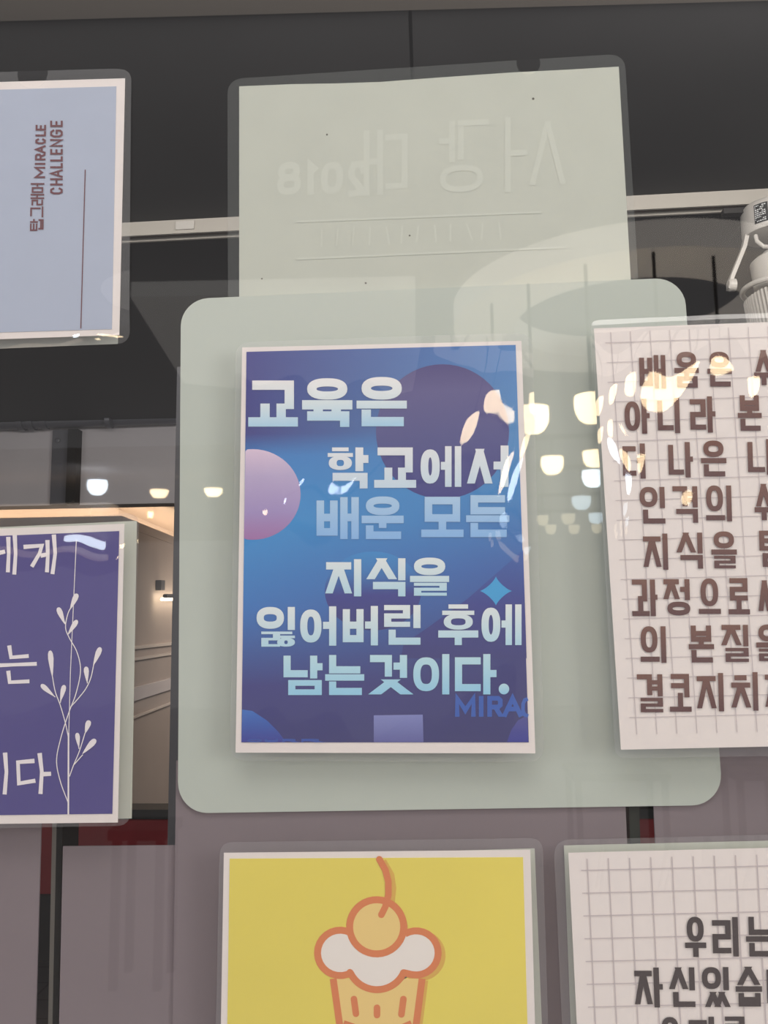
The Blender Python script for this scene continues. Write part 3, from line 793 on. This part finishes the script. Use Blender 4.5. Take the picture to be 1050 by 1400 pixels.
M_grid = lettermat('grid_ink', 178, 170, 172)
rt = thing('laminated_poster', 'tall grid paper quote with large brown lettering at right', 'poster', at(930, 730, 0))
rq = [(812, 449), (1222, 434), (1268, 1016), (849, 1025)]
YRP = YP - .004
def shift(f):            # this sheet stands a little off the glass
    global YP, YT, YL, YQ
    YP -= f; YT -= f; YL -= f; YQ -= f
shift(.004)
rp = sheet('paper', rq, YP, .0004, M_white, rt)
grid(rq, [.055 + .0655 * i for i in range(14)], [.035 + .0468 * i for i in range(20)], 1.0, M_grid, rp, (.035, .01), (.965, .965))
M_br = ramp_mat('ink_brown', [(0, I(92, 62, 66)), (1, I(112, 84, 76))])
o3, o4, k3 = (790, 420), (790, 720), 4.038
for ch in ([('배', 340, 264, 485, 450), ('움', 533, 246, 668, 444), ('은', 715, 246, 850, 438), ('수', 972, 236, 1080, 430)],
           [('아', 258, 505, 397, 698), ('니', 440, 500, 565, 695), ('라', 620, 492, 760, 692), ('본', 883, 486, 1015, 682)],
           [('더', 248, 752, 375, 946), ('나', 500, 744, 636, 940), ('은', 680, 736, 820, 934), ('나', 938, 728, 1090, 926)],
           [('인', 342, 992, 484, 1194), ('격', 525, 988, 665, 1190), ('의', 706, 984, 852, 1182), ('수', 975, 975, 1080, 1176)]):
    line('lettering', [c + (3,) for c in ch], 7.0, YL, M_br, rp, o3, k3)
for ch in ([('지', 362, 38, 500, 238), ('식', 548, 33, 692, 232), ('을', 737, 26, 878, 230), ('탐', 1003, 22, 1135, 222)],
           [('과', 298, 292, 440, 494), ('정', 475, 290, 622, 490), ('으', 666, 286, 788, 488), ('로', 830, 284, 948, 484), ('서', 996, 280, 1120, 482)],
           [('의', 345, 550, 490, 752), ('본', 612, 546, 752, 750), ('질', 796, 542, 945, 747), ('을', 985, 540, 1120, 742)],
           [('결', 328, 815, 472, 1025), ('코', 506, 813, 626, 1022), ('지', 658, 808, 808, 1020), ('치', 848, 803, 998, 1016), ('지', 1035, 800, 1180, 1012)]):
    line('lettering', [c + (3,) for c in ch], 7.0, YL, M_br, rp, o4, k3)
film('laminate_film', [(808, 436), (1230, 419), (1278, 1030), (842, 1037)], YQ, M_film, rt, r=.006, amp=.0006, seed=3.1, curl=(.376, 0, .01, .06), n=110, w0=(.0065, .04, .04, .03))
shift(-.004)

# --- lower right grid paper quote
lr = thing('laminated_poster', 'grid paper quote with dark brown lettering at the lower right corner', 'poster', at(960, 1300, 0))
lq = [(777, 1166), (1184, 1156), (1218, 1740), (806, 1748)]
lp = sheet('paper', lq, YP, .0004, M_white, lr)
grid(lq, [.062 + .0712 * i for i in range(13)], [.042 + .0535 * i for i in range(9)], 1.5, M_grid, lp, (.04, .015), (.965, .5))
M_db = lettermat('ink_dark_brown', 76, 54, 56)
o6, k6 = (740, 1130), 3.387
line('lettering', [(c, a, b, d_, e, 3) for c, a, b, d_, e in (('우', 665, 418, 763, 604), ('리', 793, 419, 915, 602), ('는', 948, 418, 1085, 602))], 7.6, YL, M_db, lp, o6, k6)
line('lettering', [(c, a, b, d_, e, 3) for c, a, b, d_, e in (('자', 433, 653, 563, 838), ('신', 595, 652, 714, 836), ('있', 745, 651, 872, 836), ('습', 900, 649, 1022, 834), ('니', 1045, 648, 1170, 832))], 7.6, YL, M_db, lp, o6, k6)
line('lettering', [(c, a, b, d_, e, 3) for c, a, b, d_, e in (('우', 548, 882, 648, 1070), ('리', 685, 881, 805, 1068), ('를', 842, 880, 955, 1066))], 7.6, YL, M_db, lp, o6, k6)
film('laminate_film', [(757, 1149), (1200, 1138), (1235, 1760), (785, 1765)], YQ, M_film, lr, r=.010, amp=.0003, seed=5.3, curl=(.03, 0, 0, .02))

# --- cupcake poster
cu = thing('laminated_poster', 'yellow poster with a cupcake drawing at the bottom', 'poster', at(515, 1300, 0))
cq = [(306, 1166), (725, 1162), (741, 1750), (296, 1750)]
cp = sheet('paper', cq, YP, .0004, M_white, cu)
sheet('printed_picture', [(314, 1174), (715, 1172), (730, 1735), (306, 1735)], YT, .0002, mat('yellow_print', I(205, 192, 96), .55, spec=.2, noise=.03, nscale=7), cp)
o5, k5 = (280, 1130), 2.1875
g5 = lambda x, y: (o5[0] + x / k5, o5[1] + y / k5)
M_or = lettermat('orange_outline', 196, 122, 84); M_sh = lettermat('orange_shade', 196, 160, 86); M_sk = lettermat('tan_fill', 214, 186, 124); M_ic = lettermat('icing_white', 212, 206, 200)
def arc(cx, cy, r, a0, a1, n=18, ry=None): return [g5(cx + r * math.cos(math.radians(a0 + (a1 - a0) * i / n)), cy + (ry or r) * math.sin(math.radians(a0 + (a1 - a0) * i / n))) for i in range(n + 1)]
icing = arc(405, 378, 68, 30 + 28, 300) + arc(632, 378, 66, -120, 100) + [g5(592, 442)] + arc(515, 400, 88, 28, 152) + [g5(434, 440)]
cup_pts = [g5(386, 455), g5(654, 455), g5(610, 800), g5(430, 800)]
dxs = 14 / k5
fl = Flat(YT - .00004)
fl.poly([(x + dxs, y + 6 / k5) for x, y in cup_pts]); fl.build('drop_shade', M_sh, cp)
fl = Flat(YT - .00004); fl.disc(*g5(632 + 12, 386), 76 / k5, 76 / k5); fl.disc(*g5(518, 310), 90 / k5, 90 / k5); fl.strip([(x + dxs, y + 2) for x, y in [g5(520, 98), g5(544, 140), g5(550, 180), g5(545, 225), g5(528, 264)]], 8); fl.build('drop_shade', M_sh, cp)
fl = Flat(YT - .00008); fl.poly(cup_pts); fl.build('cup', M_sk, cp)
fl = Flat(YT - .0001); fl.strip([g5(384, 455), g5(410, 640), g5(432, 800)], 9.5); fl.strip([g5(650, 455), g5(626, 640), g5(606, 800)], 9.5)
for xs, ys, xe, ye in ((446, 516, 452, 560), (515, 542, 515, 564), (594, 516, 588, 562)):
    fl.strip([g5(xs, ys), g5(xe, ye)], 9); fl.disc(*g5(xs, ys), 4.5, n=14); fl.disc(*g5(xe, ye), 4.5, n=14)
fl.strip([g5(415, 588), g5(450, 600), g5(515, 606), g5(590, 600), g5(618, 588)], 8)
fl.build('cup_outline', M_or, cp)
fl = Flat(YT - .00014); fl.poly(icing); fl.build('icing', M_ic, cp)
fl = Flat(YT - .00018); 
for a_ in (arc(405, 378, 68, 58, 300), arc(632, 378, 66, -120, 100) + [g5(594, 437)], [g5(594, 437)] + arc(515, 400, 88, 28, 152) + [g5(434, 436)]): fl.strip(a_, 9.5)
fl.disc(*g5(434, 436), 4.6, n=14); fl.disc(*g5(594, 437), 4.6, n=14); fl.build('icing_outline', M_or, cp)
fl = Flat(YT - .00022); fl.disc(*g5(514, 300), 78 / k5); fl.build('cherry', M_sk, cp)
fl = Flat(YT - .00026); fl.strip(arc(514, 300, 81, 0, 350, 36), 9.5, closed=True)
stem = [g5(522, 98), g5(540, 130), g5(549, 165), g5(549, 205), g5(540, 240), g5(528, 264)]
fl.strip(stem, 9); fl.disc(*stem[0], 4.5, n=14); fl.disc(*stem[-1], 4.5, n=14); fl.build('cherry_outline', M_or, cp)
film('laminate_film', [(300, 1152), (742, 1146), (760, 1765), (288, 1765)], YQ, M_film, cu, r=.008, amp=.0003, seed=8.2, curl=(.02, .02, 0, .02))

# --- upper left grey blue poster
ul = thing('laminated_poster', 'grey blue poster with sideways lettering at the upper left', 'poster', at(60, 280, 0))
uq = [(-334, 122), (171, 107), (163, 458), (-344, 476)]
up_ = sheet('paper', uq, YP, .0004, M_white, ul)
sheet('printed_panel', [(-322, 132), (159, 118), (153, 450), (-332, 464)], YT, .0002, mat('grey_blue_print', I(158, 166, 182), .55, spec=.2, noise=.02, nscale=30), up_)
M_pl = lettermat('ink_plum', 104, 70, 74)
o1, k1 = (0, 0), 2.8
def side_text(chars, xa, xb, Y, t, tilt=0.0):
    fl = Flat(Y)
    for ch, yb, yt in chars:            # reads upwards: yb = start (lower), yt = end
        sh = lambda y: -tilt * (y - 600)
        g = lambda x, y: ((x + sh(y)) / k1, y / k1)
        write(fl, ch, [g(xa, yb), g(xa, yt), g(xb, yt), g(xb, yb)], t)
    return fl
fl = side_text([('탑', 884, 838), ('그', 832, 790), ('래', 786, 742), ('머', 738, 700)], 120, 172, YL, 2.2, .02); fl.build('lettering', M_pl, up_)
fl = side_text([('M', 682, 638), ('I', 632, 622), ('R', 614, 588), ('A', 588, 556), ('C', 552, 530), ('L', 522, 502), ('E', 500, 478)], 134, 174, YL, 2.7, .02); fl.build('lettering', M_pl, up_)
fl = side_text([('C', 744, 718), ('H', 710, 682), ('A', 680, 648), ('L', 644, 624), ('L', 618, 598), ('E', 592, 570), ('N', 562, 532), ('G', 526, 496), ('E', 486, 462)], 192, 240, YL, 2.7, .0); fl.build('lettering', M_pl, up_)
fl = Flat(YL); fl.strip([(116.5, 232), (110.5, 449)], 1.3); fl.build('ruled_line', M_pl, up_)
n1 = at(47, 104, 0)
film('laminate_film', [(-350, 110), (179, 92), (176, 468), (-350, 490)], YQ, clear_mat('laminate_corner', (.97, .97, .97, 1), .045, .085, notch=(n1.x, n1.z, .0125)), ul, r=.010, amp=.0003, seed=1.9, curl=(.02, .03, .12, 0))

# --- purple poster
pu = thing('laminated_poster', 'purple poster with white lettering and a leafy stem at the left', 'poster', at(80, 920, 0))
qq = [(-390, 738), (170, 716), (161, 1124.5), (-390, 1131)]
pq_ = sheet('paper', qq, YP, .0004, M_white, pu)
sheet('printed_panel', [(-380, 748), (163, 726), (153.5, 1112.6), (-380, 1119)], YT, .0002, mat('purple_print', I(82, 77, 126), .55, spec=.2, noise=.04, nscale=9), pq_)
M_iv = lettermat('ink_ivory', 212, 206, 208)
o5, k5p = (0, 700), 3.18
g = lambda x, y: (x / k5p, 700 + y / k5p)
def brush(name, strokes, t):
    fl = Flat(YL)
    for s in strokes:
        w_ = [t * 1.15] + [t * .92] * (len(s) - 2) + [t * 1.05]; fl.strip([g(*p) for p in s], w_)
    return fl.build(name, M_iv, pq_)
brush('lettering', [[(-30, 150), (-48, 178), (-36, 205), (-18, 180), (-30, 150)], [(-5, 178), (22, 172)], [(36, 108), (38, 180), (34, 262)], [(64, 100), (68, 180), (62, 272)],
                    [(102, 152), (182, 146), (172, 180), (138, 238)], [(176, 190), (206, 184)], [(206, 122), (208, 190), (204, 262)], [(234, 98), (240, 180), (228, 270)]], 5.2)
brush('lettering', [[(40, 580), (48, 632), (125, 626)], [(-40, 668), (60, 664), (160, 660)], [(36, 690), (42, 740), (128, 736)]], 5.0)
brush('lettering', [[(-60, 1075), (-58, 1160), (-10, 1150)], [(22, 1046), (28, 1130), (20, 1228)]], 5.4)
brush('lettering', [[(150, 1082), (78, 1088), (82, 1180), (154, 1168)], [(172, 1048), (182, 1130), (176, 1226)], [(180, 1140), (222, 1138)]], 5.4)
fl = Flat(YL)
def curve(pts, n=8):
    P = [Vector(g(*p)) for p in pts]; out = []
    for i in range(len(P) - 1):
        a, b, c, d_ = P[max(i - 1, 0)], P[i], P[i + 1], P[min(i + 2, len(P) - 1)]
        for j in range(n):
            s = j / n; out.append(tuple(.5 * ((2 * b) + (c - a) * s + (2 * a - 5 * b + 4 * c - d_) * s * s + (3 * b - a - 3 * c + d_) * s ** 3)))
    return out + [tuple(P[-1])]
fl.strip([g(332, 120), g(306, 700), g(298, 1000)], 1.0); fl.strip([g(298, 960), g(297, 1315)], 2.2)
for pts in ([(318, 400), (296, 440), (285, 500), (300, 545), (335, 610), (350, 690), (330, 790), (300, 870), (265, 980), (246, 1080), (262, 1170), (295, 1260)],
            [(286, 490), (268, 450)], [(296, 530), (318, 495)], [(228, 715), (240, 780), (262, 840), (285, 920), (297, 980)], [(240, 805), (215, 780)], [(262, 830), (272, 790)],
            [(408, 660), (395, 720), (375, 765), (345, 805), (305, 850)], [(380, 745), (376, 715)], [(370, 960), (345, 1040), (320, 1100), (302, 1150)], [(344, 1030), (338, 1000)], [(322, 1098), (360, 1055)]):
    fl.strip(curve(pts), 1.25)
fl.build('plant_stem', M_iv, pq_)
fl = Flat(YL - .00005)
for (xa, ya), (xb, yb), wd in (((304, 425), (336, 355), 24), ((282, 488), (252, 415), 24), ((294, 535), (336, 470), 22), ((228, 720), (218, 602), 24), ((238, 803), (178, 750), 22),
                              ((262, 825), (280, 752), 22), ((405, 668), (437, 588), 24), ((379, 742), (374, 672), 22), ((370, 963), (388, 906), 24), ((343, 1025), (335, 960), 20), ((358, 1052), (416, 988), 26)):
    a, b = Vector(g(xa, ya)), Vector(g(xb, yb)); d = b - a; nn = Vector((-d.y, d.x)).normalized() * wd / k5p / 2
    prof = [(0, .05), (.2, .4), (.45, .75), (.7, 1), (.88, .9), (.97, .55), (1, .1)]
    fl.poly([tuple(a + d * s + nn * w_) for s, w_ in prof] + [tuple(a + d * s - nn * w_) for s, w_ in prof[::-1]])
fl.build('leaves', M_iv, pq_)
film('laminate_film', [(-400, 724), (189, 701), (177, 1129), (-400, 1140)], YQ - .0012, M_film, pu, r=.008, amp=.00035, seed=4.4, curl=(.06, .05, .02, 0), n=90, w0=(.06, .03, .03, .03))

# ------------------------------------------------------------------ the hall behind the viewer, seen mirrored in the glass
struct(MB().box((-9, -14, -0.04), (9, -0.02, 0)).build('floor_hall', M_hfloor))
RZ = 1.25
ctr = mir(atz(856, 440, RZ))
def ringmesh(c, r0, r1, z0, z1, n=72):
    vs, fs = [], []
    for kk in range(n):
        a = 2 * math.pi * kk / n; e = Vector((math.cos(a), math.sin(a), 0))
        for r, z in ((r0, z0), (r1, z0), (r1, z1), (r0, z1)): vs.append(Vector((c.x, c.y, 0)) + e * r + Vector((0, 0, z)))
    for kk in range(n):
        b, nx = kk * 4, ((kk + 1) % n) * 4
        for i in range(4): fs.append((b + i, nx + i, nx + (i + 1) % 4, b + (i + 1) % 4))
    return vs, fs
M_ring = emit_mat('ring_painted_glow', (1.0, 0.9, 0.8, 1), 1.35)  # emission stands in for light falling on a pale ceiling raft
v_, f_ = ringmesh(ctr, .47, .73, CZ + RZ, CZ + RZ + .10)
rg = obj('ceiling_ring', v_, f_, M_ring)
tag(rg, 'large pale ceiling ring with painted-in glow mirrored in the glass above the blue poster', 'ceiling raft')
struct(MB().box((-9, -12, CZ + RZ), (-1.2, -5.6, CZ + RZ + .1)).build('ceiling_hall', M_ceil))
M_warm = emit_mat('bowl_warm', (1.0, .78, .48, 1), 22.0); M_cool = emit_mat('bowl_cool', (.80, .90, 1.0, 1), 20.0)
M_dimw = emit_mat('bowl_dim_warm', (1.0, .86, .58, 1), 3.2); M_dimc = emit_mat('bowl_dim_cool', (.70, .88, 1.0, 1), 6.5)
def bowl(c, r, h, m, label, top=None):
    t = thing('pendant_lamp', label, 'pendant lamp', c, 'lamps mirrored in the glass')
    prof = [(0, .001), (.03 * h, .45 * r), (.15 * h, .72 * r), (.4 * h, .93 * r), (.7 * h, r), (h, .96 * r)]
    MB().lathe(c - up * h / 2, up, prof, 28).build('bowl', m, t, True)
    if top is not None: MB().tube([c + up * h / 2, Vector((c.x, c.y, top))], .006, 8).build('cord', M_dark, t)
    return t
for (cx0, cy0), (lx, ly), lab in (((672, 415), (690, 606), 'warm pendant bowl mirrored over the dark planet of the blue poster'), ((722, 388), (736, 575), 'warm pendant bowl mirrored at the right edge of the blue poster'),
                                  ((800, 362), (806, 560), 'warm pendant bowl mirrored at the left edge of the grid paper quote'),
                                  ((893, 345), (902, 548), 'warm pendant bowl mirrored in the second line of the grid paper quote'), ((975, 350), (988, 546), 'warm pendant bowl mirrored at the right end of the grid paper quote')):
    tpt = mir(atz(cx0, cy0, RZ)); d = ray(lx, ly); yy = -tpt.y
    c = mir(at(lx, ly, yy)); c.x = tpt.x
    bowl(c, .060, .098, M_warm, lab, CZ + RZ)
c4 = [mir(atz(x, y, RZ)) for x, y in ((178, 406), (252, 524), (568, 556), (568, 398))]
pn = obj('added_glow_panel', c4 + [p + Vector((0, 0, .06)) for p in c4], [(0, 1, 2, 3), (7, 6, 5, 4), (0, 4, 5, 1), (1, 5, 6, 2), (2, 6, 7, 3), (3, 7, 4, 0)], emit_mat('panel_painted_glow', (1, .96, .92, 1), .78))  # added slab, its emission imitates a lit ceiling for the pale wedge
tag(pn, 'added ceiling slab with painted-in glow mirrored dimly in the upper left of the pale board', 'ceiling raft')
# two black rails further off that carry the smaller bowls
for Yr, row in ((5.2, ((755, 637, 15.5, 24, M_warm, 'warm bowl mirrored low between blue poster and grid paper quote'), (813, 628, 16, 22, M_warm, 'warm bowl mirrored beside the third line of the grid paper quote'), (872, 630, 14, 22, M_warm, 'warm bowl mirrored among the third line letters'))),
                (6.4, ((811, 655, 15, 22, M_cool, 'white bowl mirrored just under the warm one at the grid paper edge'), (795, 688, 13, 18, M_dimc, 'pale blue bowl mirrored between the posters'), (456, 632, 6, 10, M_cool, 'small white bowl mirrored in the second line of the blue poster'), (398, 660, 7, 14, M_cool, 'small white bowl mirrored on the pale moon'))),
                (8.0, ((815, 709, 10, 14, M_dimc, 'pale blue small bowl mirrored at the grid paper edge'), (777, 710, 9.5, 14, M_dimw, 'dim yellow bowl mirrored below the pale blue one'), (742, 712, 8, 14, M_dimw, 'dim yellow bowl mirrored at the laminate edge of the blue poster'))),
                (9.3, ((753, 724, 7.5, 12.5, M_dimw, 'dim yellow bowl mirrored lowest of its row, left'), (785, 724, 7.5, 12.5, M_dimw, 'dim yellow bowl mirrored lowest of its row, middle'), (816, 723, 7, 12, M_dimw, 'dim yellow bowl mirrored lowest of its row, right'))),
                (6.0, ((133, 667, 14, 20, M_cool, 'bright white bowl mirrored above the purple poster'),))):
    pxm = (Yr + D) / F
    pr = [mir(at(a[0], a[1], Yr)) for a in row]
    zt_ = CZ + RZ
    xs = [p.x for p in pr]
    struct(MB().box((min(xs) - .3, -Yr - .02, zt_), (max(xs) + .3, -Yr + .02, zt_ + .03)).build('trim_%d' % (20 + int(Yr * 10)), M_dark))
    for a, c in zip(row, pr): bowl(c, a[2] * pxm, a[3] * pxm, a[4], a[5], zt_)
for (x, y), lab in (((218, 655), 'round downlight mirrored left of the pale board'), ((292, 653), 'round downlight mirrored in the pale board'), ((206, 687), 'tiny far downlight mirrored above the corridor')):
    c = mir(atz(x, y, RZ)); pxm = (-c.y + D) / F; r = 14.5 * pxm if y < 680 else 4.5 * pxm
    t = thing('downlight', lab, 'downlight', c, 'downlights mirrored in the glass')
    MB().lathe(Vector((c.x, c.y, CZ + RZ - .10)), up, [(0, r * .9), (.02, r), (.1, r)], 28).build('housing', M_ceil, t)
    MB().lathe(Vector((c.x, c.y, CZ + RZ - .16)), up, [(0, r * .55), (.03, r * .82), (.06, r * .88)], 28).build('lens', M_warm, t, True)
# warm cove ledge of the shop opposite, mirrored over the purple poster
a, b = mir(at(-300, 703, 6.2)), mir(at(150, 692, 6.2))
struct(MB().box((a.x, -6.4, b.z - .05), (b.x, -6.2, b.z + .03)).build('trim_90', emit_mat('ledge_glow', (1, .72, .5, 1), 1.6)))
# dark tables and stools on the hall floor
def table(c, w_, dp_, h, label, cat='table'):
    t = thing('hall_table' if cat == 'table' else 'stool', label, cat, (c.x, c.y, 0))
    MB().box((c.x - w_ / 2, c.y - dp_ / 2, h - .04), (c.x + w_ / 2, c.y + dp_ / 2, h)).build('tabletop' if cat == 'table' else 'seat', M_dark, t)
    for sx_ in (-1, 1):
        for sy_ in (-1, 1):
            x, y = c.x + sx_ * (w_ / 2 - .03), c.y + sy_ * (dp_ / 2 - .03)
            MB().box((x - .015, y - .015, 0), (x + .015, y + .015, h - .04)).build('leg', M_dark, t)
c = mir(at(200, 1126, 3.0)); table(c, .24, .24, c.z, 'dark stool mirrored in the grey film below the purple poster', 'stool')
c = mir(at(840, 1050, 4.6)); table(c, .55, .4, c.z, 'dark table mirrored at the lower right of the pale board')
c = mir(at(1030, 1050, 4.2)); table(c, .30, .3, c.z, 'dark stool mirrored under the tall grid paper quote', 'stool')
